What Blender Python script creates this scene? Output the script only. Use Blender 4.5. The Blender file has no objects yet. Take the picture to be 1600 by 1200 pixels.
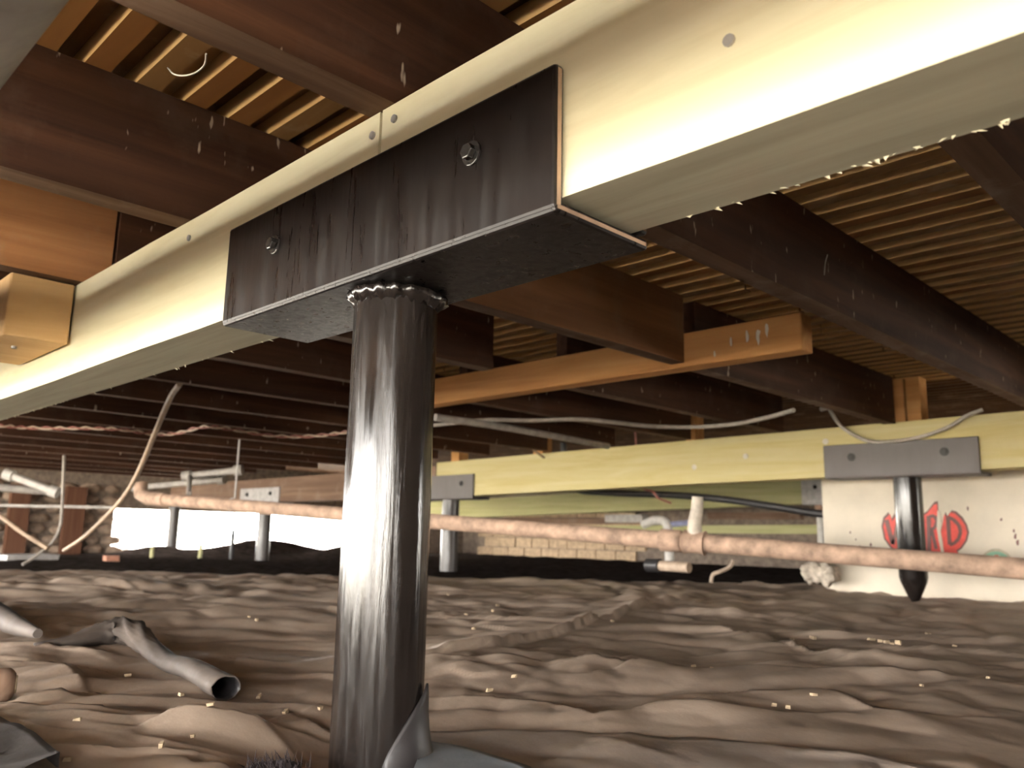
import bpy, bmesh, math, random
import numpy as np
from mathutils import Vector, Matrix

random.seed(7)
rng = np.random.default_rng(7)
SC = bpy.context.scene
COL = SC.collection
S = 0.245                     # metres per layout unit (u); camera sits at the origin

# ------------------------------------------------------------------ camera
F = 1291.0
CX, CY = 800.0, 600.0
def _c(px, py): return np.array([px - CX, -(py - CY), -F])
_v1 = _c(-516, 810); _v2 = _c(2109, 863)
_mx = _v1 / np.linalg.norm(_v1)
_y = _v2 - _mx * (_v2 @ _mx); _y /= np.linalg.norm(_y)
_x = -_mx; _z = np.cross(_x, _y)
ROT = np.array([_x, _y, _z])          # camera axes -> world axes
def ray(px, py): return ROT @ _c(px, py)
def atz(px, py, h): d = ray(px, py); return d * (h / d[2])
def aty(px, py, Y): d = ray(px, py); return d * (Y / d[1])
def atx(px, py, X): d = ray(px, py); return d * (X / d[0])
def atd(px, py, dep): return ray(px, py) * (dep / F)

cam_data = bpy.data.cameras.new('camera')
cam_data.sensor_width = 36.0
cam_data.lens = F / 1600.0 * 36.0
cam_data.clip_start = 0.01
cam_data.dof.use_dof = True
cam_data.dof.focus_distance = 3.3 * S
cam_data.dof.aperture_fstop = 9.0
cam = bpy.data.objects.new('camera', cam_data)
COL.objects.link(cam)
M4 = Matrix.Identity(4)
for i in range(3):
    for j in range(3):
        M4[i][j] = float(ROT[i][j])
cam.matrix_world = M4
SC.camera = cam

# ------------------------------------------------------------------ world, light, exposure
SC.view_settings.view_transform = 'Standard'
SC.view_settings.look = 'None'
SC.view_settings.exposure = -0.33
SC.view_settings.gamma = 1.0
SC.view_settings.use_curve_mapping = False

SKY = 60.0
w = bpy.data.worlds.new('overcast_sky'); SC.world = w
w.use_nodes = True
bg = w.node_tree.nodes['Background']
bg.inputs['Color'].default_value = (1.0, 0.965, 0.91, 1)
bg.inputs['Strength'].default_value = SKY

sun = bpy.data.lights.new('sun', 'SUN'); sun.energy = 175.0; sun.angle = math.radians(1.0); sun.color = (1.0, .93, .82)
so = bpy.data.objects.new('sun', sun); COL.objects.link(so)
so.rotation_euler = Vector((.25, .35, -1.0)).to_track_quat('-Z', 'Y').to_euler()

def portal(name, cx, cy, cz, nx, ny, wid, hei):
    """guides sampling of the sky through a real opening in the perimeter wall (gives no light of its own)"""
    L = bpy.data.lights.new(name, 'AREA'); L.shape = 'RECTANGLE'
    L.size = wid * S; L.size_y = hei * S
    L.cycles.is_portal = True
    o = bpy.data.objects.new(name, L); COL.objects.link(o)
    o.location = (cx * S, cy * S, cz * S)
    o.rotation_euler = Vector((nx, ny, 0)).to_track_quat('-Z', 'Z').to_euler()
    return o
OP_FRONT = (-27.0, 3.9, -1.0, 1.5)     # x0,x1,z0,z1 in wall y=-9
OP_RIGHT = (0.5, 1.2, -0.3, 0.7)         # y0,y1,z0,z1 in wall x=4
OP_RIGHT0 = (-8.9, -3.2, -1.0, 1.5)
OP_RIGHT2 = (13.6, 17.5, -0.5, 1.0)
OP_LEFT2 = (-8.5, 4.6, -0.75, 0.9)
OP_LEFT = (10.4, 22.0, -0.70, 0.62)      # y0,y1,z0,z1 in wall x=-29
portal('sky_portal', (OP_FRONT[0] + OP_FRONT[1]) / 2, -9.02, (OP_FRONT[2] + OP_FRONT[3]) / 2, 0, 1, OP_FRONT[1] - OP_FRONT[0], OP_FRONT[3] - OP_FRONT[2])
for op in (OP_RIGHT0, OP_RIGHT, OP_RIGHT2):
    portal('sky_portal', 4.02, (op[0] + op[1]) / 2, (op[2] + op[3]) / 2, -1, 0, op[1] - op[0], op[3] - op[2])
portal('sky_portal', -29.02, (OP_LEFT2[0] + OP_LEFT2[1]) / 2, (OP_LEFT2[2] + OP_LEFT2[3]) / 2, 1, 0, OP_LEFT2[1] - OP_LEFT2[0], OP_LEFT2[3] - OP_LEFT2[2])
portal('sky_portal', -29.02, (OP_LEFT[0] + OP_LEFT[1]) / 2, (OP_LEFT[2] + OP_LEFT[3]) / 2, 1, 0, OP_LEFT[1] - OP_LEFT[0], OP_LEFT[3] - OP_LEFT[2])

# ------------------------------------------------------------------ materials
def nt(name):
    m = bpy.data.materials.new(name); m.use_nodes = True
    t = m.node_tree
    b = t.nodes['Principled BSDF']
    return m, t, b
def N(t, kind, **kw):
    n = t.nodes.new(kind)
    for k, v in kw.items():
        if k in n.inputs: n.inputs[k].default_value = v
        else: setattr(n, k, v)
    return n
def ramp(t, fac, stops):
    r = t.nodes.new('ShaderNodeValToRGB')
    e = r.color_ramp.elements
    while len(e) < len(stops): e.new(0.5)
    for el, (p, c) in zip(e, stops):
        el.position = p; el.color = (*c, 1)
    t.links.new(fac, r.inputs['Fac'])
    return r.outputs['Color']
def coords(t, scale, rnd=True):
    tc = t.nodes.new('ShaderNodeTexCoord')
    mp = t.nodes.new('ShaderNodeMapping')
    mp.inputs['Scale'].default_value = scale
    t.links.new(tc.outputs['Object'], mp.inputs['Vector'])
    if rnd:
        oi = t.nodes.new('ShaderNodeObjectInfo')
        cb = t.nodes.new('ShaderNodeMath'); cb.operation = 'MULTIPLY'; cb.inputs[1].default_value = 37.0
        t.links.new(oi.outputs['Random'], cb.inputs[0])
        t.links.new(cb.outputs[0], mp.inputs['Location'])
    return mp.outputs['Vector']
def mix(t, fac, a, b, mode='MIX'):
    n = t.nodes.new('ShaderNodeMix'); n.data_type = 'RGBA'; n.blend_type = mode
    for sock, v in ((n.inputs[0], fac), (n.inputs[6], a), (n.inputs[7], b)):
        if hasattr(v, 'node'): t.links.new(v, sock)
        elif isinstance(v, tuple): sock.default_value = (*v, 1)
        else: sock.default_value = v
    return n.outputs[2]
def noise(t, vec, scale, detail=4, rough=0.55, dist=0.0):
    n = N(t, 'ShaderNodeTexNoise', Scale=scale, Detail=detail, Roughness=rough, Distortion=dist)
    t.links.new(vec, n.inputs['Vector'])
    return n.outputs['Fac']
def bump(t, b, h, strength=0.3, dist=0.003):
    n = N(t, 'ShaderNodeBump', Strength=strength, Distance=dist)
    t.links.new(h, n.inputs['Height']); t.links.new(n.outputs['Normal'], b.inputs['Normal'])

def wood(name, c0, c1, c2, axis='X', rough=0.75, along=1.6, across=34.0, bmp=0.25, dust=None, specks=None, vary=0.35, spec=.12):
    m, t, b = nt(name)
    sc = (along, across, across) if axis == 'X' else ((across, along, across) if axis == 'Y' else (across, across, along))
    v = coords(t, sc)
    g = noise(t, v, 1.0, 6, 0.6, 0.6)
    col = ramp(t, g, [(0.28, c0), (0.5, c1), (0.72, c2)])
    v2 = coords(t, (sc[0] * .25 + .6, sc[1] * .25, sc[2] * .25))
    g2 = noise(t, v2, 1.0, 3, 0.5)
    col = mix(t, ramp(t, g2, [(0.35, (0, 0, 0)), (0.7, (vary,) * 3)]), col, c0)
    if dust:
        v3 = coords(t, (9, 9, 9))
        d = noise(t, v3, 1.0, 5, 0.65)
        col = mix(t, ramp(t, d, [(0.52, (0, 0, 0)), (0.75, (0.55,) * 3)]), col, dust)
    if specks:
        v4 = coords(t, (70, 70, 22))
        d = noise(t, v4, 1.0, 2, 0.5)
        col = mix(t, ramp(t, d, [(0.70, (0, 0, 0)), (0.745, (0.8,) * 3)]), col, specks)
    t.links.new(col, b.inputs['Base Color'])
    b.inputs['Roughness'].default_value = rough
    b.inputs['Specular IOR Level'].default_value = spec
    bump(t, b, g, bmp, 0.002)
    return m

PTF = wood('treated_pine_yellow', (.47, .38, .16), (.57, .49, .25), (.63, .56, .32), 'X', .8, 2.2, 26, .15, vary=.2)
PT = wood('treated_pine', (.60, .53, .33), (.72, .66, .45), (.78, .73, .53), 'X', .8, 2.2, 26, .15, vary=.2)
PTU = wood('treated_pine_underside', (.27, .25, .185), (.36, .335, .25), (.43, .40, .30), 'X', .85, 2.0, 40, .3, dust=(.36, .29, .22), vary=.4)  # darker, greyer copy of the beam pine: underside shade put into the colour
PT_END = wood('treated_pine_end', (.55, .43, .20), (.66, .54, .28), (.7, .6, .34), 'Z', .85)
PTOLD = wood('treated_pine_green', (.33, .32, .15), (.46, .44, .22), (.52, .49, .28), 'X', .85)
OLDB = wood('old_beam_wood', (.10, .06, .042), (.16, .10, .068), (.22, .145, .10), 'X', .85, dust=(.24, .18, .14))
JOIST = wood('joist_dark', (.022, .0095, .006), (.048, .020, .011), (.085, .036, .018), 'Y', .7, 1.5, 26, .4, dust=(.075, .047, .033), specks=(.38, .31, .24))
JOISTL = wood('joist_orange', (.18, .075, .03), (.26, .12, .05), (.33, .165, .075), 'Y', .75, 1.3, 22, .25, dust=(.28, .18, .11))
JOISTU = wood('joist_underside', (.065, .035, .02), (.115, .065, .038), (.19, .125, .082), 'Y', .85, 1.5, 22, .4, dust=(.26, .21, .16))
HEAD = wood('header_orange', (.36, .16, .055), (.50, .25, .09), (.58, .32, .13), 'X', .7, 1.5, 24, .25)
BLOCK = wood('block_pine', (.38, .23, .10), (.48, .31, .15), (.56, .39, .21), 'Y', .8, 3, 20, .2)
PLANKS = [wood('plank_tan', (.165, .085, .03), (.205, .11, .04), (.25, .145, .06), 'X', .7, 1.2, 16, .15, dust=(.36, .27, .18)),
          wood('plank_orange', (.165, .07, .02), (.205, .09, .028), (.25, .12, .038), 'X', .7, 1.2, 16, .15),
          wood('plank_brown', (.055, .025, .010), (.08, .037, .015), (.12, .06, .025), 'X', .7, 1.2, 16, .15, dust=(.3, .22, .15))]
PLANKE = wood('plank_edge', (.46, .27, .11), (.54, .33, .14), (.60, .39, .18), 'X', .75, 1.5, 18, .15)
SUB = wood('subfloor_board', (.07, .035, .016), (.12, .06, .027), (.16, .085, .038), 'X', .8, 1.2, 20)

def paint_black(name, vertical=True, c=(.010, .0075, .0065), rough=.34, worn=.5, bs=.35, spec=.5):
    m, t, b = nt(name)
    v = coords(t, (90, 90, 8))
    g = noise(t, v, 1.0, 5, 0.65, .4)
    v2 = coords(t, (11, 11, 6))
    g2 = noise(t, v2, 1.0, 4, 0.6)
    col = mix(t, ramp(t, g2, [(.52, (0, 0, 0)), (.75, (worn,) * 3)]), c, (.05, .037, .032))
    t.links.new(col, b.inputs['Base Color'])
    r = ramp(t, g, [(.3, (rough - .1,) * 3), (.7, (rough + .14,) * 3)])
    t.links.new(r, b.inputs['Roughness'])
    b.inputs['Specular IOR Level'].default_value = spec
    bump(t, b, g, bs, .0015)
    return m
BLACK = paint_black('black_paint_brushed', rough=.32, worn=.22, bs=.10, spec=.28, c=(.007, .005, .0045))
POSTP = paint_black('black_paint_post', rough=.17, worn=.1)
POSTD = paint_black('black_paint_dusty_post', c=(.06, .05, .045), rough=.3, worn=.3, bs=.2)
FARBLK = paint_black('black_paint_dusty', c=(.068, .056, .053), rough=.5)
def plain(name, c, rough=.6, metal=0.0, spec=.5, n=0.25, sc=30, b2=.2):
    m, t, b = nt(name)
    v = coords(t, (sc, sc, sc))
    g = noise(t, v, 1.0, 5, .6)
    lo = tuple(x * (1 - n) for x in c); hi = tuple(min(1, x * (1 + n)) for x in c)
    t.links.new(ramp(t, g, [(.3, lo), (.7, hi)]), b.inputs['Base Color'])
    b.inputs['Roughness'].default_value = rough
    b.inputs['Metallic'].default_value = metal
    b.inputs['Specular IOR Level'].default_value = spec
    if b2: bump(t, b, g, b2, .002)
    return m
EDGE = plain('bare_steel_edge', (.27, .18, .12), .7, n=.3)
STEEL = plain('bolt_paint', (.02, .018, .017), .2, n=.3)
NAIL = plain('nail_steel', (.32, .30, .28), .45, .6)
GALV = plain('galvanised_steel', (.50, .48, .47), .5, .3)
WHITE = plain('dirty_white', (.66, .62, .56), .7, n=.2)
PVCW = plain('white_pipe', (.62, .58, .52), .5, n=.15)
IRON = plain('dusty_iron_pipe', (.34, .225, .16), .85, n=.45, sc=24, b2=.4)
GPIPE = plain('grey_pipe', (.27, .25, .235), .6, n=.3, sc=14)
CONDUIT = plain('grey_conduit', (.33, .30, .27), .55)
CABLEB = plain('brown_cable', (.30, .21, .14), .6)
CABLEG = plain('grey_cable', (.32, .28, .24), .6)
WIRER = plain('red_wire', (.22, .07, .05), .6)
WIREW = plain('pale_wire', (.40, .30, .22), .6)
CREAM = plain('cream_enamel', (.63, .55, .43), .55, n=.09, sc=7, b2=0)
RED = plain('red_paint', (.62, .05, .03), .5, n=.2, sc=40, b2=0)
DKRED = plain('dark_red_paint', (.13, .045, .035), .5, n=.2, b2=0)
GREENP = plain('green_paint', (.20, .38, .25), .5, n=.2, b2=0)
STONE = plain('rubble_stone', (.30, .22, .16), .95, n=.4, sc=20, b2=.6)
MORTAR = plain('mortar', (.17, .13, .10), .95, n=.4, sc=25, b2=.6)
BROWNP = wood('brown_post_wood', (.10, .045, .027), (.14, .066, .04), (.18, .09, .055), 'Z', .85)
TANBLK = plain('tan_block', (.42, .30, .19), .95, n=.3)
SOIL = plain('dark_soil', (.045, .036, .032), .95, spec=0, n=.5, sc=18, b2=.7)
DARKPL = plain('black_plastic', (.022, .02, .021), .42, n=.3, sc=12)
CHIP = plain('wood_chip', (.33, .25, .16), .9)
FUZZ = plain('dark_fibre', (.03, .022, .025), .9)

def plastic(name, a, b_, c, rough=.55):
    m, t, b = nt(name)
    v = coords(t, (5, 5, 5), False)
    g = noise(t, v, 1.0, 6, .62, .3)
    v2 = coords(t, (28, 28, 28), False)
    g2 = noise(t, v2, 1.0, 4, .6)
    col = ramp(t, g, [(.33, a), (.5, b_), (.66, c)])
    col = mix(t, ramp(t, g2, [(.4, (0, 0, 0)), (.75, (.45,) * 3)]), col, c)
    t.links.new(col, b.inputs['Base Color'])
    t.links.new(ramp(t, g2, [(.3, (rough - .08,) * 3), (.7, (rough + .15,) * 3)]), b.inputs['Roughness'])
    b.inputs['Specular IOR Level'].default_value = .4
    bump(t, b, g2, .25, .004)
    return m
SHEET = plastic('dusty_plastic', (.19, .142, .108), (.285, .218, .168), (.37, .29, .225))
SHEETG = plastic('grey_dusty_plastic', (.15, .125, .11), (.25, .205, .175), (.34, .275, .22), .5)

ROLLP = plastic('dusty_roll_plastic', (.035, .027, .022), (.058, .045, .037), (.095, .075, .062), .7)

# ------------------------------------------------------------------ mesh helpers (layout units)
class MB:
    def __init__(self): self.v = []; self.f = []; self.mi = []; self.smooth = False
    def add(self, vs, fs, mi=0):
        o = len(self.v)
        self.v += [tuple(map(float, p)) for p in vs]
        self.f += [tuple(i + o for i in f) for f in fs]
        self.mi += [mi] * len(fs)
        return self
    def box(self, x0, x1, y0, y1, z0, z1, mi=0, jit=0.0):
        vs = [(x, y, z) for x in (x0, x1) for y in (y0, y1) for z in (z0, z1)]
        if jit: vs = [tuple(c + random.uniform(-jit, jit) for c in p) for p in vs]
        return self.add(vs, [(0, 1, 3, 2), (4, 6, 7, 5), (0, 4, 5, 1), (2, 3, 7, 6), (0, 2, 6, 4), (1, 5, 7, 3)], mi)
    def beam(self, x0, x1, y0, y1, zb0, zt0, zb1, zt1, mi=0):
        """a timber along x whose bottom and top run from (zb0,zt0) at x0 to (zb1,zt1) at x1"""
        vs = [(x0, y0, zb0), (x0, y1, zb0), (x0, y1, zt0), (x0, y0, zt0), (x1, y0, zb1), (x1, y1, zb1), (x1, y1, zt1), (x1, y0, zt1)]
        return self.add(vs, [(0, 1, 2, 3), (7, 6, 5, 4), (0, 4, 5, 1), (1, 5, 6, 2), (2, 6, 7, 3), (3, 7, 4, 0)], mi)
    def tube(self, pts, r, n=8, cap=True, mi=0, rfun=None, wob=0.0):
        P = [Vector(p) for p in pts]
        rings = []
        up = None
        for i, p in enumerate(P):
            d = (P[min(i + 1, len(P) - 1)] - P[max(i - 1, 0)]).normalized()
            if up is None:
                up = Vector((0, 0, 1)) if abs(d.z) < .9 else Vector((1, 0, 0))
            sx = d.cross(up).normalized(); sy = sx.cross(d).normalized(); up = sy
            rr = rfun(i / (len(P) - 1)) if rfun else r
            ring = []
            for k in range(n):
                a = 2 * math.pi * k / n
                q = rr * (1 + random.uniform(-wob, wob))
                ring.append(p + sx * (q * math.cos(a)) + sy * (q * math.sin(a)))
            rings.append(ring)
        vs = [v for rg in rings for v in rg]; fs = []
        for i in range(len(P) - 1):
            for k in range(n):
                k2 = (k + 1) % n
                fs.append((i * n + k, i * n + k2, (i + 1) * n + k2, (i + 1) * n + k))
        if cap:
            fs.append(tuple(range(n))[::-1]); fs.append(tuple((len(P) - 1) * n + k for k in range(n)))
        return self.add(vs, fs, mi)
    def lathe(self, cx, cy, prof, n=32, mi=0, cap=True):
        vs = []; fs = []
        for r, z in prof:
            for k in range(n):
                a = 2 * math.pi * k / n
                vs.append((cx + r * math.cos(a), cy + r * math.sin(a), z))
        for i in range(len(prof) - 1):
            for k in range(n):
                k2 = (k + 1) % n
                fs.append((i * n + k, i * n + k2, (i + 1) * n + k2, (i + 1) * n + k))
        if cap:
            fs.append(tuple(range(n))[::-1]); fs.append(tuple((len(prof) - 1) * n + k for k in range(n)))
        return self.add(vs, fs, mi)
    def blob(self, c, r, seed=0, n=10, m=7, amp=.25, flat=None):
        R = random.Random(seed); vs = []; fs = []
        ph = [R.uniform(0, 6.28) for _ in range(6)]
        for i in range(m + 1):
            th = math.pi * i / m
            for k in range(n):
                a = 2 * math.pi * k / n
                d = Vector((math.sin(th) * math.cos(a), math.sin(th) * math.sin(a), math.cos(th)))
                q = 1 + amp * (math.sin(3 * d.x + ph[0]) * math.sin(4 * d.y + ph[1]) + .6 * math.sin(6 * d.z + ph[2]) * math.cos(5 * d.x + ph[3]))
                vs.append((c[0] + r[0] * d.x * q, c[1] + r[1] * d.y * q, c[2] + r[2] * d.z * q))
        for i in range(m):
            for k in range(n):
                k2 = (k + 1) % n
                fs.append((i * n + k, (i + 1) * n + k, (i + 1) * n + k2, i * n + k2))
        return self.add(vs, fs)
    def prism_y(self, poly, y0, y1, mi=0):
        """outline in x,z extruded from y0 (front) to y1"""
        n = len(poly)
        vs = [(x, y0, z) for x, z in poly] + [(x, y1, z) for x, z in poly]
        fs = [tuple(range(n)), tuple(range(2 * n - 1, n - 1, -1))] + [(i, i + n, (i + 1) % n + n, (i + 1) % n) for i in range(n)]
        return self.add(vs, fs, mi)
    def build(self, name, mats, parent=None, smooth=False, bevel=0.0, origin=None, solid=0.0):
        if not isinstance(mats, (list, tuple)): mats = [mats]
        V = np.array(self.v)
        if parent is not None:
            org = np.array(parent['_o'])
        elif origin is not None:
            org = np.array(origin, float)
        else:
            lo, hi = V.min(0), V.max(0)
            org = np.array([(lo[0] + hi[0]) / 2, (lo[1] + hi[1]) / 2, lo[2]])
        me = bpy.data.meshes.new(name)
        me.from_pydata([tuple(p) for p in (V - org) * S], [], self.f)
        for m in mats: me.materials.append(m)
        if len(mats) > 1: me.polygons.foreach_set('material_index', self.mi)
        bm = bmesh.new(); bm.from_mesh(me)
        bmesh.ops.remove_doubles(bm, verts=bm.verts, dist=1e-6)
        bmesh.ops.recalc_face_normals(bm, faces=bm.faces)
        if bevel:
            bmesh.ops.bevel(bm, geom=bm.edges[:], offset=bevel * S, segments=2, affect='EDGES', profile=.5)
        if smooth:
            for f in bm.faces:
                f.smooth = len(f.verts) <= 4
                if len(f.verts) > 4:
                    for e in f.edges: e.smooth = False
        bm.to_mesh(me); bm.free()
        me.update()
        o = bpy.data.objects.new(name, me); COL.objects.link(o)
        if parent is not None: o.parent = parent
        else: o.location = tuple(org * S)
        o['_o'] = [float(x) for x in org]
        if solid:
            md = o.modifiers.new('thickness', 'SOLIDIFY'); md.thickness = solid * S
        return o

def tag(o, label, cat, group=None, kind=None):
    o['label'] = label; o['category'] = cat
    if group: o['group'] = group
    if kind: o['kind'] = kind
    return o
def thing(name, label, cat, loc, group=None):
    o = bpy.data.objects.new(name, None); COL.objects.link(o)
    o.location = tuple(np.array(loc, float) * S); o['_o'] = [float(x) for x in loc]
    o.empty_display_size = .05
    return tag(o, label, cat, group)
def struct(o): o['kind'] = 'structure'; return o
def stuff(o): o['kind'] = 'stuff'; return o

# ------------------------------------------------------------------ numpy noise for the ground
def gnoise(x, y, seed=0):
    x = np.asarray(x, float); y = np.asarray(y, float)
    xi = np.floor(x).astype(np.int64); yi = np.floor(y).astype(np.int64)
    xf = x - xi; yf = y - yi
    def g(ix, iy, dx, dy):
        h = (ix * 374761393 + iy * 668265263 + seed * 974711) & 0xffffffff
        h = ((h ^ (h >> 13)) * 1274126177) & 0xffffffff
        h = (h ^ (h >> 16)) & 0xffff
        a = h * (2 * math.pi / 65536.0)
        return np.cos(a) * dx + np.sin(a) * dy
    u = xf * xf * xf * (xf * (xf * 6 - 15) + 10); v = yf * yf * yf * (yf * (yf * 6 - 15) + 10)
    a = g(xi, yi, xf, yf); b = g(xi + 1, yi, xf - 1, yf); c = g(xi, yi + 1, xf, yf - 1); d = g(xi + 1, yi + 1, xf - 1, yf - 1)
    return 1.4 * ((a + (b - a) * u) + ((c + (d - c) * u) - (a + (b - a) * u)) * v)

GZ = -0.80
R2 = math.sqrt(.5)
def ab(X, Y): return (X + Y) * R2, (-X + Y) * R2      # a: rightwards, b: away
def xy(a, b): return (a - b) * R2, (a + b) * R2
def gpx(px, py, h=GZ):
    p = atz(px, py, h); return ab(p[0], p[1])
EDGES = []   # lapped sheet edges: (points in a,b), rise, side, reach
def edge(pxs, rise, side, reach): EDGES.append((np.array([gpx(*p) for p in pxs]), rise, side, reach))
edge([(640, 1042), (780, 1044), (900, 1048), (1100, 1056), (1300, 1062), (1600, 1070)], .055, 1, .55)
edge([(640, 1092), (760, 1092), (860, 1102), (930, 1120), (1000, 1112), (1150, 1090)], .035, 1, .4)
edge([(640, 1033), (770, 1016), (880, 990), (1000, 956), (1105, 936)], .075, -1, .7)
edge([(-60, 1112), (100, 1121), (230, 1126), (400, 1132), (525, 1122)], .045, 1, .5)
edge([(-60, 1040), (60, 1040), (180, 1050), (260, 1064)], .04, 1, .4)
edge([(-60, 955), (60, 962), (200, 972), (330, 968), (540, 960)], .06, 1, .8)
edge([(-40, 918), (120, 920), (280, 925), (430, 912), (560, 906)], .06, 1, 1.0)
edge([(1100, 985), (1200, 1000), (1300, 1028), (1460, 1048), (1600, 1046)], .05, 1, .6)
edge([(1050, 1105), (1180, 1090), (1290, 1092), (1400, 1120), (1600, 1128)], .05, 1, .5)
_er = np.random.default_rng(5)
for _i in range(150):
    b0_ = float(np.exp(_er.uniform(np.log(2.6), np.log(14.5)))); a0_ = float(_er.uniform(-.8, .8) * (b0_ + .6))
    ln_ = float(_er.uniform(.5, 1.9) * (.55 + .16 * b0_)); sl_ = float(_er.normal(0, .30)) if _i % 3 else float(_er.choice([-1, 1]) * _er.uniform(.4, .8))
    if abs(sl_) > .35: ln_ *= .5
    k_ = np.linspace(-.5, .5, 9); amp_ = _er.normal(0, .07)
    EDGES.append((np.stack([a0_ + ln_ * k_ / (1 + abs(sl_)) ** .5, b0_ + sl_ * ln_ * k_ + amp_ * np.sin(k_ * 7 + _i)], -1), float(_er.uniform(.014, .042)) * (.68 + .06 * b0_), 1 if _er.random() < .65 else -1, float(_er.uniform(.15, .5)) * (.6 + .07 * b0_)))
def fold_height(a, b):
    wa = a + .6 * gnoise(a * .45, b * .55, 11); wb = b + .45 * gnoise(a * .45 + 7, b * .55, 12) + .12 * gnoise(a * 1.6, b * 1.8, 13)
    billow = np.abs(gnoise(wa * .42 + .15 * wb, wb * .95, 1))
    ridge = 1 - np.abs(gnoise(wa * .75 - .5 * wb, wb * .9 + .4 * wa, 2)) * 1.6
    cre = np.abs(gnoise(wa * 1.5 + wb * .7, wb * 2.1 - .4 * wa, 3))
    cre2 = np.abs(gnoise(wa * 1.2 - wb * 1.3, wb * 1.6 + wa, 5))
    fine = gnoise(wa * 5.5, wb * 7.0, 4)
    far = np.clip((b - 2.0) / 10.0, 0, 1)
    lng = np.abs(gnoise(wa * .16 + .05 * wb, wb * 1.15, 6))
    lng2 = np.abs(gnoise(wa * .34 + 3, wb * 2.3 + .3 * wa, 7))
    cre3 = np.abs(gnoise(wa * 2.6 + wb * 1.1, wb * 3.4 - .8 * wa, 8)); cre4 = np.abs(gnoise(wa * 3.1 - wb * 2.2, wb * 3.6 + 1.5 * wa, 10))
    patch = np.clip(.5 + 1.3 * gnoise(a * .5, b * .5, 15), .15, 1)
    h = .02 * billow + .012 * ridge + .036 * cre + .036 * cre2 + patch * (.016 * cre3 + .014 * cre4) + .003 * fine + .055 * lng + .03 * lng2
    h = h * (0.62 + .8 * far) - .055
    for P, rise, side, reach in EDGES:
        if not (np.max(a) > P[0, 0] and np.min(a) < P[-1, 0]): continue
        be = np.interp(a, P[:, 0], P[:, 1])
        lo, hi = P[0, 0], P[-1, 0]
        ends = np.clip((a - lo) / .4 + .5, 0, 1) * np.clip((hi - a) / .5, 0, 1)
        d = (be + .04 * gnoise(a * 3, b * 0 + rise * 90, 9) - b) * side
        h = h + ends * rise * np.where(d > 0, np.exp(-np.maximum(d, 0) / reach), np.exp(np.minimum(d, 0) / .015))
    return h
POSTC = (-2.615, 1.945)
def sheet_z(X, Y):
    a, b = ab(np.asarray(X, float), np.asarray(Y, float))
    h = GZ + fold_height(a, b)
    d = np.hypot(X - POSTC[0], Y - POSTC[1]); h = h - .13 * np.exp(-(d / .6) ** 2)
    h = h + .30 * np.exp(-(((X + 15.0) / 2.2) ** 2 + ((Y - 11.6) / 1.3) ** 2))       # heap in front of the second post
    return h
def zat(X, Y): return float(sheet_z(np.array([X]), np.array([Y]))[0])

# ------------------------------------------------------------------ the setting: floor, walls, ceiling
def heightfield(name, As, Bs, zf, mat, mask=None, parent=None):
    A, B = np.meshgrid(As, Bs)
    if mask == 'fan': A = A * np.where(B > 1.4, B + .9, 2.3 + (1.4 - B) * 1.1)
    X, Y = (A, B) if mask == 'room' else xy(A, B)
    if mask == 'fan': X = np.clip(X, -28.5, 3.8); Y = np.clip(Y, -8.8, 25.5)
    Z = zf(X, Y)
    ny, nx = A.shape
    idx = np.arange(ny * nx).reshape(ny, nx)
    q = np.stack([idx[:-1, :-1], idx[:-1, 1:], idx[1:, 1:], idx[1:, :-1]], -1).reshape(-1, 4)
    org = np.array([float(X.mean()), float(Y.mean()), GZ])
    co = (np.stack([X, Y, Z], -1).reshape(-1, 3) - org) * S
    me = bpy.data.meshes.new(name)
    me.vertices.add(len(co)); me.vertices.foreach_set('co', co.ravel())
    me.loops.add(q.size); me.loops.foreach_set('vertex_index', q.ravel().astype(np.int32))
    me.polygons.add(len(q))
    me.polygons.foreach_set('loop_start', np.arange(0, q.size, 4, dtype=np.int32))
    me.polygons.foreach_set('loop_total', np.full(len(q), 4, dtype=np.int32))
    me.update(calc_edges=True)
    me.polygons.foreach_set('use_smooth', [True] * len(q))
    me.materials.append(mat)
    o = bpy.data.objects.new(name, me); COL.objects.link(o); o.location = tuple(org * S); o['_o'] = [float(x) for x in org]
    return o

def soil_z(X, Y):
    a, b = ab(X, Y)
    base = -1.0 + .14 * np.clip((b - 14.6) / .6, 0, 1)
    z = base + .035 * gnoise(X * 1.3, Y * 1.3, 21) + .02 * gnoise(X * 4, Y * 4, 22)
    inside = (X > -28.8) & (Y < 25.8)
    z = z + np.where(inside, 1, 0) * (.55 * np.exp(-(((X + 27.2) / 1.2) ** 2 + ((Y - 15.0) / 2.2) ** 2)) + .5 * np.exp(-(((X + 24.8) / 1.0) ** 2 + ((Y - 17.5) / 1.6) ** 2)) + .25 * np.exp(-(((X + 28.2) / .8) ** 2 + ((Y - 11.5) / 1.0) ** 2)))
    return z
fl = heightfield('floor', np.linspace(-29.4, 4.4, 130), np.linspace(-9.4, 26.4, 140), soil_z, SOIL, mask='room')
struct(fl)
mb = MB()
for q in ((-140, -29.4, -120, 140), (4.4, 120, -120, 140), (-29.4, 4.4, -120, -9.4), (-29.4, 4.4, 26.4, 140)): mb.box(*q, -1.2, -.98)
struct(mb.build('ground', plain('pale_bounce_ground', (.50, .48, .43), .9, n=.12, sc=3)))  # unseen outdoor ground, added pale to bounce daylight in onto the beam

sh = heightfield('plastic_sheet', np.linspace(-.86, .86, 520), np.concatenate([np.linspace(-13.5, 1.4, 60)[:-1], np.geomspace(1.4, 15.4, 470)]), sheet_z, SHEET, mask='fan')
tag(sh, 'wide wrinkled dusty brown plastic sheet covering most of the crawlspace ground', 'plastic sheet')

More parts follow.
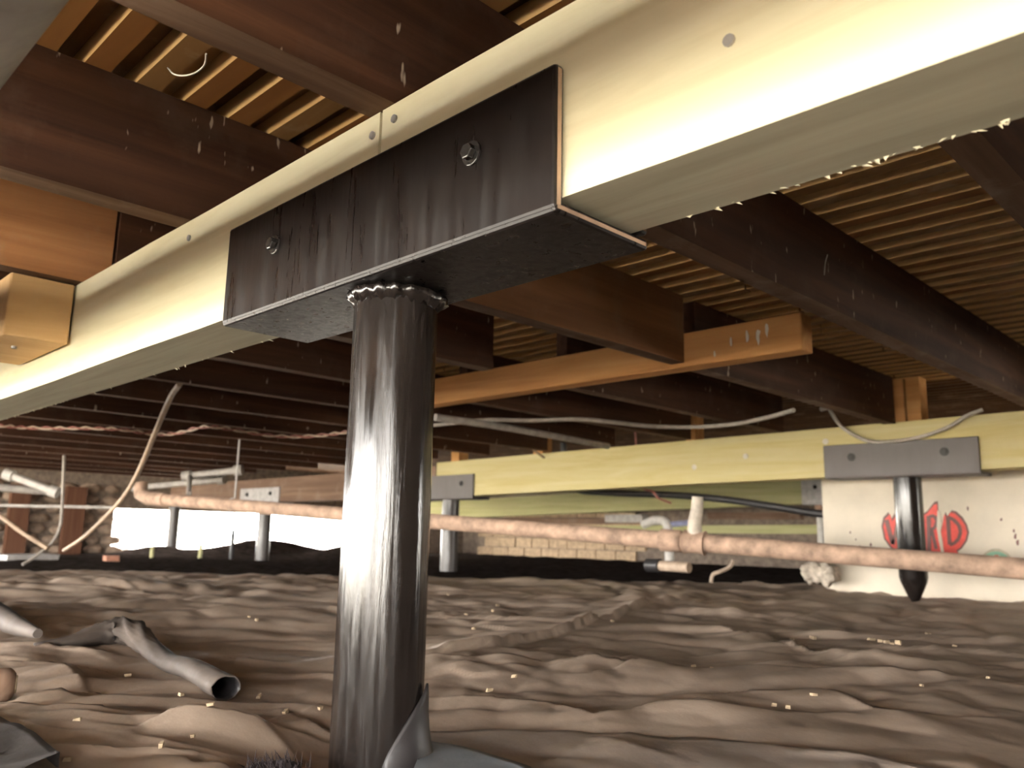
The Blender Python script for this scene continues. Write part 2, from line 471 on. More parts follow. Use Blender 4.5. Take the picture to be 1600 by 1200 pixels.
def wall(name, quads, mat):
    mb = MB()
    for q in quads: mb.box(*q)
    return struct(mb.build(name, mat))
T = .5
WZ0, WZ1 = -1.1, 2.44
y0, y1, z0, z1 = OP_LEFT
l0, l1, l2, l3 = OP_LEFT2
wl = wall('wall_left', [(-29 - T, -29, -9.5, l0, WZ0, WZ1), (-29 - T, -29, l1, y0, WZ0, WZ1), (-29 - T, -29, l0, l1, WZ0, l2), (-29 - T, -29, l0, l1, l3, WZ1), (-29 - T, -29, y1, 26.5, WZ0, WZ1), (-29 - T, -29, y0, y1, z1, WZ1), (-29 - T, -29, y0, y1, WZ0, z0)], MORTAR)
wb = wall('wall_back', [(-29, 4.5, 26, 26.5, WZ0, WZ1)], MORTAR)
x0, x1, z0, z1 = OP_FRONT
wall('wall_front', [(-29, x0, -9.5, -9, WZ0, WZ1), (x1, 4, -9.5, -9, WZ0, WZ1), (x0, x1, -9.5, -9, z1, WZ1), (x0, x1, -9.5, -9, WZ0, z0)], MORTAR)
a0, a1, c0, c1 = OP_RIGHT; b0, b1, d0, d1 = OP_RIGHT2
wall('wall_right', [(4, 4.5, -9.5, OP_RIGHT0[0], WZ0, WZ1), (4, 4.5, OP_RIGHT0[0], OP_RIGHT0[1], OP_RIGHT0[3], WZ1), (4, 4.5, OP_RIGHT0[1], a0, WZ0, WZ1), (4, 4.5, a1, b0, WZ0, WZ1), (4, 4.5, b1, 26, WZ0, WZ1), (4, 4.5, a0, a1, c1, WZ1), (4, 4.5, a0, a1, WZ0, c0), (4, 4.5, b0, b1, d1, WZ1), (4, 4.5, b0, b1, WZ0, d0)], MORTAR)

# stones of the left wall that can be told apart, and blocks of the back wall
def stone(parent, c, r, seed, mat, name='stone'):
    mb = MB().blob(c, r, seed, 9, 6, .16)
    return mb.build(name, mat, parent, smooth=True)
k = 0
for zz in np.arange(-.75, 1.5, .33):
    yy = 5.2 + (k % 2) * .2
    while yy < 10.2:
        wd = random.uniform(.42, .75)
        stone(wl, (-28.98, yy + wd / 2, zz + random.uniform(-.03, .03)), (.16, wd * .47, .155), 100 + k, STONE)
        yy += wd + .03; k += 1
for r_ in range(5):
    for c_ in range(9):
        mb = MB().box(-29.9 + 2.0 + c_ * .98 + (r_ % 2) * .45, -29.9 + 2.93 + c_ * .98 + (r_ % 2) * .45, 25.9, 26.0, -.9 + r_ * .42, -.52 + r_ * .42, jit=.012)
        mb.build('block', TANBLK, wb)

ce = struct(MB().box(-29, 4, -9, 26, 2.44, 2.55).build('ceiling', SUB))
PITCH = .2555
ii = 0
y = 1.148 - PITCH * 9
joints = {}
while y < 12.6:
    cuts = [-29, random.uniform(-13, -4.6), 4] if random.random() < .55 else [-29, random.uniform(-20, -14), random.uniform(-6, -3.2), 4]
    j1, j2 = random.uniform(-.006, .006), random.uniform(-.008, .008)
    for q in range(len(cuts) - 1):
        mb = MB().box(cuts[q] + .01, cuts[q + 1] - .01, y, y + .125, 2.302, 2.43 + j1)
        mb.mi[2] = 1                                                # front edge: paler wood tone, its lit brightness put into the colour
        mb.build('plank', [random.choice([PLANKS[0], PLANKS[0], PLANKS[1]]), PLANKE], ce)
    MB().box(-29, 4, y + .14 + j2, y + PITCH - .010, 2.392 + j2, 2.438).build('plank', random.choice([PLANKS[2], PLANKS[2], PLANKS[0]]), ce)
    y += PITCH; ii += 1
mb = MB()
while y < 25.7:
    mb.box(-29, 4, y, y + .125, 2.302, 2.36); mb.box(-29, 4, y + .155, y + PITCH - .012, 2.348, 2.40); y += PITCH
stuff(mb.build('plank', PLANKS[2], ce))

# ------------------------------------------------------------------ floor joists (run along y, over both beams)
ZJ, ZC = 1.638, 2.30
JT = .157
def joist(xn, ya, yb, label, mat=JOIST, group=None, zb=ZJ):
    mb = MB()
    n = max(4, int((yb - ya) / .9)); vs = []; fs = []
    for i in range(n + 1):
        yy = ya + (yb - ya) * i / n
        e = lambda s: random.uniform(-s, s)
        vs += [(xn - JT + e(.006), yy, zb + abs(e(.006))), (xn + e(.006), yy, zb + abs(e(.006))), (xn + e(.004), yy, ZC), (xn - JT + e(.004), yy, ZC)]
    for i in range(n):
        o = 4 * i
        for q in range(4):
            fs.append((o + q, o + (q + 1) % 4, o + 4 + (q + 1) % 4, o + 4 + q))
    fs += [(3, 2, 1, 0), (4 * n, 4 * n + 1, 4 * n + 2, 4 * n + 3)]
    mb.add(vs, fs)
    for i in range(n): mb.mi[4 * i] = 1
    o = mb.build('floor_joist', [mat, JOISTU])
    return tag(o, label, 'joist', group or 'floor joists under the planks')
joist(-.87, -3, 11.86, 'dark brown floor joist over the bright right end of the near beam')
joist(-2.43, -3, 11.86, 'dark brown floor joist crossing over the butt joint of the near beam')
JOISTM = wood('joist_brown', (.09, .04, .018), (.16, .075, .032), (.23, .11, .05), 'Y', .75, 1.4, 22, .3, dust=(.17, .11, .07))
joist(-4.26, 2.52, 6.56, 'medium brown joist running from behind the bracket to the orange header', JOISTM)
joist(-4.24, -3, 2.5, 'speckled reddish dark joist over the near beam left of the black bracket')
joist(-4.29, 6.80, 11.86, 'dark joist stretching from behind the orange header to the far yellow beam')
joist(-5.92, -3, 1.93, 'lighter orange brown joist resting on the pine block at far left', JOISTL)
joist(-5.90, 1.95, 5.62, 'short dark joist running on from the orange joist, ending free before the header')
joist(-7.57, -3, 5.85, 'first dark joist past the orange joist, ending behind the post')
joist(-9.2, -3, 6.56, 'second dark joist past the orange joist, ending at the header')
joist(-5.95, 6.80, 11.86, 'dark joist behind the orange header, second from its free end')
joist(-7.6, 6.80, 11.86, 'dark joist behind the orange header, third from its free end')
joist(-9.2, 6.80, 11.86, 'dark joist behind the orange header, fourth from its free end')
ords = ['third', 'fourth', 'fifth', 'sixth', 'seventh', 'eighth', 'ninth', 'tenth', 'eleventh', 'twelfth', 'thirteenth']
for i, o_ in enumerate(ords):
    joist(-10.85 - 1.64 * i, -3, 11.86, o_ + ' dark joist counted leftwards past the orange joist, under the planks')
# dark area beside the beam: the dark joist running on from the orange one
# ------------------------------------------------------------------ orange header between the joists
hd = MB().box(-9.6, -3.10, 6.57, 6.78, 1.60, 1.93).build('header_board', HEAD, bevel=.012)
tag(hd, 'orange brown header board with white paint smears hung below the joists', 'board')
for (ax, az, bw, bh) in ((-3.62, 1.80, .035, .13), (-3.52, 1.78, .05, .16), (-3.43, 1.83, .03, .14), (-3.78, 1.77, .03, .11), (-3.95, 1.68, .02, .06)):
    pts = [(ax + bw * (.5 + .5 * math.cos(t)) * random.uniform(.6, 1.1), az + bh * .5 * math.sin(t) * random.uniform(.7, 1.1)) for t in np.linspace(0, 2 * math.pi, 10)[:-1]]
    MB().prism_y(pts, 6.566, 6.572).build('paint_smear', WHITE, hd)['label'] = 'white paint smear'

# ------------------------------------------------------------------ near beam: two lengths butted at x=-2.51
def timber(x0_, x1_, y0_, y1_, zb0, zt0, zb1, zt1, name, mat, label, cat='beam', n=14, rough=.004, under=None):
    mb = MB(); vs = []; fs = []
    for i in range(n + 1):
        f = i / n; xx = x0_ + (x1_ - x0_) * f
        zb, zt = zb0 + (zb1 - zb0) * f, zt0 + (zt1 - zt0) * f
        e = lambda: random.uniform(-rough, rough) if 0 < i < n else 0
        vs += [(xx, y0_ + e(), zb + e()), (xx, y1_ + e(), zb + e()), (xx, y1_ + e(), zt), (xx, y0_ + e(), zt)]
    for i in range(n):
        o = 4 * i
        for q in range(4): fs.append((o + q, o + 4 + q, o + 4 + (q + 1) % 4, o + (q + 1) % 4))
    fs += [(0, 1, 2, 3), (4 * n + 3, 4 * n + 2, 4 * n + 1, 4 * n)]
    mb.add(vs, fs)
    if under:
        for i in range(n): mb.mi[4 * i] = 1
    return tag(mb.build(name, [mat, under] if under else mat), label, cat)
BY0, BY1, BZ0, BZ1 = 1.753, 2.13, 1.0, 1.637
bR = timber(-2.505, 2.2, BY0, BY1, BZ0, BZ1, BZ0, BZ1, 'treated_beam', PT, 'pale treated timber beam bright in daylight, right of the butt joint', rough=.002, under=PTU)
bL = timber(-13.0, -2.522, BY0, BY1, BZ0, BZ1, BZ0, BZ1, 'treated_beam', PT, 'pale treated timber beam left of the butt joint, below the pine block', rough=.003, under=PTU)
def nailhead(par, px, py, Y, r=.017, mat=NAIL):
    p = aty(px, py, Y)
    mb = MB().tube([(p[0], Y + .012, p[2]), (p[0], Y - .008, p[2])], r, 10)
    return mb.build('nail', mat, par)
for px, py in ((583, 212), (296, 372)): nailhead(bL, px, py, BY0)
for px, py in ((617, 186), (1140, 64)): nailhead(bR, px, py, BY0)
# splinters along the ragged lower back edge
mb = MB()
for i in range(90):
    xx = random.uniform(-1.4, .2) if i < 55 else random.uniform(-9, -3.7)
    L = random.uniform(.015, .06) * (.45 if i < 55 else .7); yy = BY1 - random.uniform(0, .02)
    q = random.uniform(.004, .009)
    mb.add([(xx, yy, 1.004), (xx + q * 3, yy, 1.004), (xx + q, yy + q, 1.004), (xx + random.uniform(-.03, .05), yy + L * .5, 1 - L * .35)], [(0, 1, 2), (0, 1, 3), (1, 2, 3), (2, 0, 3)])
spl = stuff(mb.build('splinters', PT, bR))

# ------------------------------------------------------------------ steel saddle bracket and post
def bracket(root, x0_, x1_, yf, yb, z0_, z1_, th, mats, bolts, bev=.012, br=.03):
    """U channel: front plate, base plate, back plate; bolts in the front plate"""
    def plate(name, bx):
        mb = MB(); mb.box(*bx)
        for i, f in enumerate(mb.f):                               # end faces show the cut steel
            xs = {round(mb.v[k_][0], 4) for k_ in f}
            if len(xs) == 1: mb.mi[i] = 1
        return mb.build(name, mats, root, bevel=bev)
    plate('front_plate', (x0_, x1_, yf - th, yf, z0_, z1_))
    plate('base_plate', (x0_, x1_, yf - th + .004, yb + th, z0_ - th * .25, z0_ + th * .75 - .004))
    plate('back_plate', (x0_, x1_, yb, yb + th, z0_ + th, z1_ - .15))
    for bx, bz in bolts:
        m = MB()
        m.tube([(bx, yf - th, bz), (bx, yf - th - br * .35, bz)], br * 1.45, 16)
        b_ = m.build('bolt', mats[2], root, bevel=.002)
        MB().tube([(bx, yf - th - br * .35, bz), (bx, yf - th - br * 1.15, bz)], br * .95, 6).build('bolt_head', mats[2], b_, bevel=.004)
TH = .042
br = thing('beam_saddle', 'long black painted steel saddle bracket bolted around the near beam joint', 'bracket', (-2.6, 1.94, .955))
pb1 = aty(432, 383, BY0 - TH); pb2 = aty(740, 241, BY0 - TH)
bracket(br, -3.66, -1.548, BY0 - .004, BY1 + .006, .955, 1.425, TH, [BLACK, EDGE, STEEL], [(pb1[0], pb1[2]), (pb2[0], pb2[2])])

def weld(root, cx, cy, r, z, mat, n=64, h=.05):
    vs = []; fs = []
    R = random.Random(3)
    prof = [(.0, 0), (.028, -.004), (.036, -.02), (.022, -.042), (0, -.058)]
    for i in range(n):
        a = 2 * math.pi * i / n
        s = 1 + .35 * math.sin(i * 1.9) + R.uniform(-.25, .25)
        for dr, dz in prof:
            q = r - .004 + dr * s
            vs.append((cx + q * math.cos(a), cy + q * math.sin(a), z + dz * (1 + .3 * R.uniform(-1, 1))))
    m = len(prof)
    for i in range(n):
        j = (i + 1) % n
        for q in range(m - 1): fs.append((i * m + q, j * m + q, j * m + q + 1, i * m + q + 1))
    return MB().add(vs, fs).build('weld_bead', mat, root, smooth=True)
PR = .167
pz = .955 - TH * .25
post = thing('steel_post', 'thick glossy black painted steel post under the near saddle bracket', 'post', (POSTC[0], POSTC[1], GZ))
prof = [(PR, zz) for zz in np.linspace(-1.0, pz - .001, 60)]
pm = MB().lathe(POSTC[0], POSTC[1], prof, 72)
for i, v in enumerate(pm.v):                                        # brushed thick paint: slight vertical runs
    a = math.atan2(v[1] - POSTC[1], v[0] - POSTC[0])
    q = .0012 * math.sin(11 * a + 1.5 * v[2]) + .0008 * math.sin(23 * a - 2 * v[2])
    pm.v[i] = (v[0] + q * math.cos(a), v[1] + q * math.sin(a), v[2])
pm.build('shaft', POSTP, post, smooth=True)
weld(post, POSTC[0], POSTC[1], PR, pz, POSTP)

# plastic flap lapped up against the foot of the near post
az0 = math.atan2(-POSTC[1], -POSTC[0])            # towards the camera
vs = []; fs = []
na, nz = 14, 10
for i in range(na + 1):
    t_ = i / na
    ang = az0 + math.radians(8 + 95 * t_)
    top = -.80 + .33 * (t_ ** .75) if t_ < .72 else -.80 + .33 * (.72 ** .75) - (t_ - .72) * .5
    for q in range(nz + 1):
        s = q / nz
        zz = -.92 + (top + .92) * s
        rr = PR + .012 + .10 * (1 - s) ** 2 + .008 * math.sin(5 * t_ + 4 * s)
        vs.append((POSTC[0] + rr * math.cos(ang), POSTC[1] + rr * math.sin(ang), zz))
for i in range(na):
    for q in range(nz):
        o = i * (nz + 1) + q
        fs.append((o, o + nz + 1, o + nz + 2, o + 1))
tag(MB().add(vs, fs).build('plastic_flap', DARKPL, smooth=True, solid=.008), 'dark plastic flap lapped up against the foot of the thick black post', 'plastic sheet')

# ------------------------------------------------------------------ pine block under the orange joist
bk = MB().box(-7.1, -6.0, 1.345, 1.735, 1.212, 1.632).build('pine_block', BLOCK, bevel=.012)
tag(bk, 'short pale pine block wedged under the orange joist against the near beam', 'block')
MB().tube([(-6.35, 1.5, 1.215), (-6.35, 1.5, 1.195)], .018, 8).build('nail', NAIL, bk)

# ------------------------------------------------------------------ grey pipe close by at the upper left
gp = MB().tube([(xx, .307, 1.30) for xx in np.linspace(-9, 2.5, 12)], .2, 28)
tag(gp.build('drain_pipe', GPIPE, smooth=True), 'thick grey pipe close to the camera in the top left corner', 'pipe')

# ------------------------------------------------------------------ far beam line
FY0, FY1 = 12.0, 12.40
far = timber(-14.35, -.5, FY0, FY1, .80, 1.575, 1.02, 1.72, 'treated_beam', PTF, 'long yellow treated beam at middle distance, right half of the view', n=18)
old = timber(-28.5, -14.37, FY0, FY1, .80, 1.44, .80, 1.50, 'timber_beam', OLDB, 'old brown timber beam continuing left of the yellow beam', n=18)
for px, py in ((1165, 713), (1290, 690), (1085, 730)): nailhead(far, px, py, FY0, .045, WHITE)

def steel_post(cx, cy, r, ztop, zfoot, label, mat, group='slim far posts', pointed=False, clip=True):
    t_ = thing('steel_post', label, 'post', (cx, cy, zfoot), group)
    prof = [(r, ztop), (r, zfoot + (.36 if pointed else 0))]
    if pointed: prof += [(r * .92, zfoot + .30), (r * .45, zfoot + .1), (r * .10, zfoot - .02)]
    MB().lathe(cx, cy, prof[::-1], 28).build('shaft', mat, t_, smooth=True)
    return t_
pA = aty(1424, 742, 12.2)
def saddle(px0, px1, Y, z0_, z1_, label, mat, dy=.40, bolts=True, group='saddle brackets on the far beams'):
    xa, xb = aty(px0, 740, Y)[0], aty(px1, 740, Y)[0]
    t_ = thing('beam_saddle', label, 'bracket', ((xa + xb) / 2, Y + dy / 2, z0_), group)
    bl = [(xa + (xb - xa) * .2, z0_ + (z1_ - z0_) * .6), (xa + (xb - xa) * .8, z0_ + (z1_ - z0_) * .62)] if bolts else []
    bracket(t_, xa, xb, Y - .004, Y + dy + .006, z0_, z1_, TH, [mat, mat, STEEL], bl, .008, .04)
    return t_
saddle(1290, 1534, FY0, .925, 1.405, 'dusty dark steel saddle on the yellow beam above the red emblem', FARBLK)
saddle(655, 742, FY0, .76, 1.28, 'dusty dark steel saddle at the left end of the yellow beam', FARBLK)
saddle(380, 440, FY0, .765, 1.21, 'silver grey steel saddle on the old brown beam', GALV)
q = aty(1430, 940, 12.2)
steel_post(q[0], 12.2, .185, .91, -.82, 'black steel post with pointed foot in front of the red emblem', POSTP, pointed=True)
q = aty(704, 800, 12.2)
steel_post(q[0], 12.2, .19, .745, -.80, 'dark post with bright side under left end of the yellow beam', POSTD)
q = aty(413, 820, 12.2)
steel_post(q[0], 12.2, .19, .75, -.85, 'post under the silver saddle, standing before the bright opening', POSTD)
q = aty(271, 820, 12.2)
steel_post(q[0], 12.2, .19, .80, -.88, 'leftmost post standing before the bright opening, under old beam', POSTD)

# cripple blocks standing on the far beam
for (pa, pb_, lab) in ((710, 722, 'small orange wood block on the left end of the yellow beam'), (838, 852, 'small orange wood block second along the yellow beam'),
                       (1076, 1090, 'small orange wood block third along the yellow beam'), (1397, 1420, 'left of two upright wood blocks on the yellow beam'), (1424, 1446, 'right of two upright wood blocks on the yellow beam')):
    xa, xb = aty(pa, 690, 12.1)[0], aty(pb_, 690, 12.1)[0]
    zt = 1.575 + (1.72 - 1.575) * (xa + 14.35) / 13.85
    tag(MB().box(xa, xb, 12.02, 12.3, zt, 2.30, jit=.004).build('wood_block', HEAD), lab, 'block', 'upright wood blocks on the yellow beam')

# third beam further back, with its silver saddle and thin white post
b3 = timber(-27, -8.2, 21.0, 21.4, .52, 1.20, 1.02, 1.66, 'treated_beam', PTOLD, 'greenish treated beam in the far background beneath the yellow beam', n=16)
sad = thing('beam_saddle', 'pale silver saddle on the greenish beam beside the cream board', 'bracket', (-9.75, 21.2, .95), 'saddle brackets on the far beams')
bracket(sad, -10.08, -9.35, 20.99, 21.41, .95, 1.68, TH, [GALV, GALV, STEEL], [(-9.7, 1.4)], .008, .04)
wp = thing('steel_post', 'thin white post with rusty cap under the pale silver saddle', 'post', (-9.72, 21.2, -.9), 'slim far posts')
MB().lathe(-9.72, 21.2, [(.085, -.95), (.085, .80)], 20).build('shaft', PVCW, wp, smooth=True)
MB().lathe(-9.72, 21.2, [(.1, .80), (.13, .84), (.13, .93), (.1, .945)], 20).build('cap', IRON, wp, smooth=True)['label'] = 'rusty cap'

# ------------------------------------------------------------------ cream board with the emblem
BYD = 13.3
bd = thing('cream_board', 'large cream enamel board with red emblem standing behind the yellow beam', 'board', (-4, BYD, -.9))
MB().box(-6.05, .5, BYD, BYD + .06, -.86, 1.62).build('panel', CREAM, bd, bevel=.01)
def bpt(px, py): p = aty(px, py, BYD - .01); return (p[0], p[2])
def bpoly(pts): return [bpt(*p) for p in pts]
# red emblem: outline (dark rim behind, red field in front), broken at the top
rim = [(1377, 822), (1380, 808), (1388, 800), (1392, 812), (1398, 801), (1404, 806), (1412, 796), (1424, 800), (1438, 806), (1449, 798), (1455, 790), (1460, 784), (1465, 783), (1466, 800), (1472, 818), (1477, 800), (1480, 806), (1487, 797), (1494, 799), (1504, 808), (1511, 820), (1514, 832), (1511, 845), (1503, 857), (1496, 862), (1502, 870), (1486, 871), (1440, 871), (1404, 866), (1390, 855), (1381, 842)]
em = MB().prism_y(bpoly(rim), BYD - .006, BYD + .01).build('emblem', DKRED, bd)
fld = []
cxm, cym = 1446, 834
for (x_, y_) in rim: fld.append((cxm + (x_ - cxm) * .955, cym + (y_ - cym) * .93 + (1 if y_ < 820 else 0)))
MB().prism_y(bpoly(fld), BYD - .010, BYD - .005).build('red_field', RED, em)
def stroke(pa, pb_, wpx, nm, mat=DKRED, par=None, d=.014):
    (ax, ay), (bx, by) = pa, pb_
    L = math.hypot(bx - ax, by - ay); nx, ny = -(by - ay) / L * wpx / 2, (bx - ax) / L * wpx / 2
    return bpoly([(ax + nx, ay + ny), (bx + nx, by + ny), (bx - nx, by - ny), (ax - nx, ay - ny)])
def letter(strokes, lab, arcs=()):
    m = MB()
    for a_, b_, w_ in strokes: m.prism_y(stroke(a_, b_, w_, 'x'), BYD - .016, BYD - .009)
    for pts, w_ in arcs:
        for i in range(len(pts) - 1): m.prism_y(stroke(pts[i], pts[i + 1], w_, 'x'), BYD - .016, BYD - .009)
    o = m.build('letter', DKRED, em); o['label'] = lab
letter([((1385, 812), (1395, 850), 6.5), ((1395, 850), (1404, 813), 5.5), ((1404, 813), (1412, 850), 5.5), ((1412, 850), (1420, 812), 5)], 'dark letter W')
letter([((1424, 855), (1431, 812), 5), ((1431, 812), (1440, 855), 5), ((1426, 839), (1437, 839), 4)], 'dark letter A, mostly behind the post')
letter([((1451, 806), (1452, 862), 6.5), ((1456, 829), (1463, 858), 5)], 'dark letter R', arcs=[([(1452, 807), (1460, 806), (1464, 814), (1461, 824), (1453, 829)], 5)])
letter([((1481, 808), (1484, 851), 6)], 'dark letter D', arcs=[([(1481, 808), (1490, 812), (1498, 820), (1501, 831), (1498, 842), (1491, 849), (1484, 851)], 5.5)])
MB().prism_y(bpoly([(1465, 798), (1469, 798), (1471, 816), (1474, 812), (1470, 830), (1473, 848), (1475, 864), (1471, 864), (1467, 845), (1464, 826)]), BYD - .020, BYD - .009).build('crack', CREAM, em)['label'] = 'cream crack through the emblem'
# small round seal
def arch(cx_, cy_, rx, ry, n=22, a0_=180, a1_=360): return [(cx_ + rx * math.cos(math.radians(t)), cy_ + ry * math.sin(math.radians(t))) for t in np.linspace(a0_, a1_, n)]
sl = MB().prism_y(bpoly(arch(1556, 885, 27, 28)[:] + arch(1556, 885, 27, 12, 12, 0, 180)[1:-1]), BYD - .006, BYD + .01).build('seal', plain('seal_tan', (.42, .36, .25), .6, b2=0), bd)
MB().prism_y(bpoly(arch(1556, 886, 24.5, 24.5) + arch(1556, 886, 24.5, 11, 12, 0, 180)[1:-1]), BYD - .009, BYD - .005).build('seal_ring', GREENP, sl)
MB().prism_y(bpoly(arch(1556, 887, 19.5, 19.5) + arch(1556, 887, 19, 9, 12, 0, 180)[1:-1]), BYD - .012, BYD - .008).build('seal_field', CREAM, sl)
for lt, ss, ac in (('U', [((1541, 872), (1541, 888), 3.5), ((1548, 872), (1548, 888), 3.5), ((1540, 888), (1549, 888), 3.5)], []),
                   ('S', [], [([(1560, 869), (1554, 869), (1553, 875), (1560, 880), (1560, 887), (1553, 889)], 3)]),
                   ('A', [((1564, 889), (1568, 871), 3.5), ((1568, 871), (1574, 889), 3.5), ((1565, 883), (1573, 883), 3)], [])):
    m = MB()
    for a_, b_, w_ in ss: m.prism_y(stroke(a_, b_, w_, ''), BYD - .017, BYD - .011)
    for pts, w_ in ac:
        for i in range(len(pts) - 1): m.prism_y(stroke(pts[i], pts[i + 1], w_, ''), BYD - .017, BYD - .011)
    m.build('letter', RED, sl)['label'] = 'small red letter ' + lt
# chipped spots on the enamel
for (px, py, r_) in ((1512, 795, 2.4), (1564, 812, 2.2), (1586, 838, 3), (1590, 848, 3.6), (1584, 830, 2), (1360, 851, 2.2), (1343, 854, 1.6), (1328, 832, 1.6), (1337, 843, 1.3)):
    MB().prism_y(bpoly([(px + r_ * random.uniform(.5, 1.1) * math.cos(t), py + 1.6 * r_ * random.uniform(.6, 1.2) * math.sin(t)) for t in np.linspace(0, 6.28, 8)[:-1]]), BYD - .003, BYD + .01).build('chip', DKRED, bd)
# crumpled white bundle at the lower left of the board
for n_, (px, py, rx, rz) in enumerate(((1268, 893, .16, .17), (1292, 897, .17, .15))):
    p = aty(px, py, 12.95)
    tag(MB().blob((p[0], 12.95, p[2]), (rx, .14, rz), 40 + n_, 16, 11, .4).build('insulation_wad', plain('dirty_wad', (.42, .36, .29), .9, n=.4, sc=40), smooth=True), ['left', 'right'][n_] + ' of two crumpled dirty white wads at the foot of the cream board', 'wad', 'white wads by the cream board')

# ------------------------------------------------------------------ long iron pipe with coupling, tee and riser
k_ = .86
pa, pb_ = atd(296, 784, 18.6 * k_), atd(1660, 894, 10.35 * k_)
def along(f): return tuple(pa + (pb_ - pa) * f)
def fpx(px):            # fraction along the pipe that shows at column px
    lo, hi = 0.0, 1.0
    for _ in range(40):
        m_ = (lo + hi) / 2; p = np.array(along(m_)); c = ROT.T @ p
        if CX + F * c[0] / -c[2] < px: lo = m_
        else: hi = m_
    return (lo + hi) / 2
prr = .118
ip = thing('iron_pipe', 'long dusty tan iron drain pipe running across the middle distance', 'pipe', along(.5))
MB().tube([along(f) for f in np.linspace(-.08, 1.2, 34)], prr, 20, rfun=None, wob=.012).build('run', IRON, ip, smooth=True)
MB().tube([along(fpx(1031) + (fpx(1066) - fpx(1031)) * f) for f in (0, .08, .3, .7, .92, 1)], prr * 1.22, 20, rfun=lambda f: prr * (1.08 if f in (0, 1) else 1.26)).build('coupling', IRON, ip, smooth=True)
MB().tube([along(fpx(1070) + (fpx(1102) - fpx(1070)) * f) for f in (0, .15, .3, .7, .85, 1)], prr, 20, rfun=lambda f: prr * (1.38 if (f < .15 or f > .85) else 1.22)).build('tee', IRON, ip, smooth=True)
c_t = np.array(along(fpx(1086)))
MB().tube([c_t + np.array([0, 0, .06]), c_t + np.array([.0, .0, .26]), c_t + np.array([.02, .03, .42]), c_t + np.array([.03, .04, .60])], .075, 14, rfun=lambda f: .10 - .025 * f).build('riser', plain('pale_riser', (.44, .38, .31), .6), ip, smooth=True)['label'] = 'pale riser standing on the tee'
e0 = np.array(along(-.07))
MB().tube([along(-.05), e0 + np.array([-.3, -.05, .02]), e0 + np.array([-.55, -.1, .10]), e0 + np.array([-.62, -.1, .32])], prr * 1.15, 14).build('elbow', IRON, ip, smooth=True)
# hooks that hang the pipe
for px in (366, 620, 905):
    c_ = np.array(along(fpx(px)))
    pts = [c_ + np.array([math.cos(t) * prr * 1.15 * .7, math.cos(t) * prr * 1.15 * .7, math.sin(t) * prr * 1.15]) for t in np.linspace(math.pi * 1.9, math.pi * .5, 12)]
    pts.append((c_[0], c_[1], ZC))
    if px != 905:
        MB().tube(pts, .016, 6).build('hanger', GALV, ip, smooth=True)['label'] = 'wire pipe hanger'

# ------------------------------------------------------------------ cables and small pipes
def poly(pxs, n=6):
    """pxs: list of (3D point); Catmull-Rom through them"""
    P = [np.array(p, float) for p in pxs]; P = [2 * P[0] - P[1]] + P + [2 * P[-1] - P[-2]]
    out = []
    for i in range(1, len(P) - 2):
        for t in np.linspace(0, 1, n, endpoint=False):
            a_, b_, c_, d_ = P[i - 1], P[i], P[i + 1], P[i + 2]
            out.append(.5 * ((2 * b_) + (c_ - a_) * t + (2 * a_ - 5 * b_ + 4 * c_ - d_) * t ** 2 + (3 * b_ - a_ - 3 * c_ + d_) * t ** 3))
    out.append(P[-2]); return out
def lerp_depth(pxs, d0_, d1_):
    n = len(pxs) - 1
    return [atd(x_, y_, d0_ + (d1_ - d0_) * i / n) for i, (x_, y_) in enumerate(pxs)]
def cable(pts, r, mat, label, cat='cable', name='cable', n=7):
    return tag(MB().tube(poly(pts), r, n).build(name, mat, smooth=True), label, cat)
# red and white twisted wire stapled under the joists
tw = [(-40, 664), (0, 665), (40, 668), (90, 669), (140, 669), (190, 671), (240, 678), (275, 677), (320, 667), (365, 671), (420, 680), (470, 682), (520, 678), (560, 672), (610, 668)]
p3 = [atz(x_, y_, 1.60) for x_, y_ in tw]
wr = thing('twisted_wire', 'twisted red and white wire strung under the joists behind the near beam', 'wire', tuple(p3[7]))
pp = poly(p3, 14)
for ph, mt, lab in ((0, WIRER, 'red strand'), (math.pi, WIREW, 'pale strand')):
    q_ = []
    for i, p in enumerate(pp):
        t = i * .55 + ph
        q_.append(np.array(p) + np.array([.012 * math.cos(t), .020 * math.cos(t), .020 * math.sin(t)]))
    MB().tube(q_, .0135, 6).build('strand', mt, wr, smooth=True)['label'] = lab
cable(lerp_depth([(281, 600), (266, 622), (245, 670), (222, 725), (198, 770), (165, 808), (130, 840), (100, 860)], 9.5, 15.0), .035, CABLEB, 'brown cable hanging in a curve at the left before the opening')
cable(lerp_depth([(100, 712), (99, 745), (97, 790), (94, 822), (82, 848), (70, 858), (52, 872), (35, 882)], 17.5, 16.0), .03, CABLEG, 'thin grey cable hanging straight near the left stone wall')
cable(lerp_depth([(-30, 785), (0, 806), (35, 832), (75, 857)], 16.5, 16.0), .045, CABLEB, 'slanting brown cable at the left edge below the joists')
cable([atz(x_, y_, 1.605) for x_, y_ in ((640, 668), (700, 662), (760, 656), (830, 657), (905, 655), (960, 660), (1020, 666), (1090, 667), (1150, 662), (1200, 652), (1240, 641))], .03, CABLEG, 'grey cable snaking under the joists above the yellow beam')
cable([atz(x_, y_, 1.52) for x_, y_ in ((680, 652), (790, 668), (950, 697))], .05, CONDUIT, 'straight grey conduit under the joists right of the thick post', 'conduit', 'conduit', 10)
cable([aty(x_, y_, yy) for x_, y_, yy in ((776, 648, 10.6), (790, 660, 10.8), (812, 684, 11.2), (838, 706, 11.7), (850, 715, 11.95))], .025, CABLEB, 'short brown wire dropping onto the yellow beam near its left end')
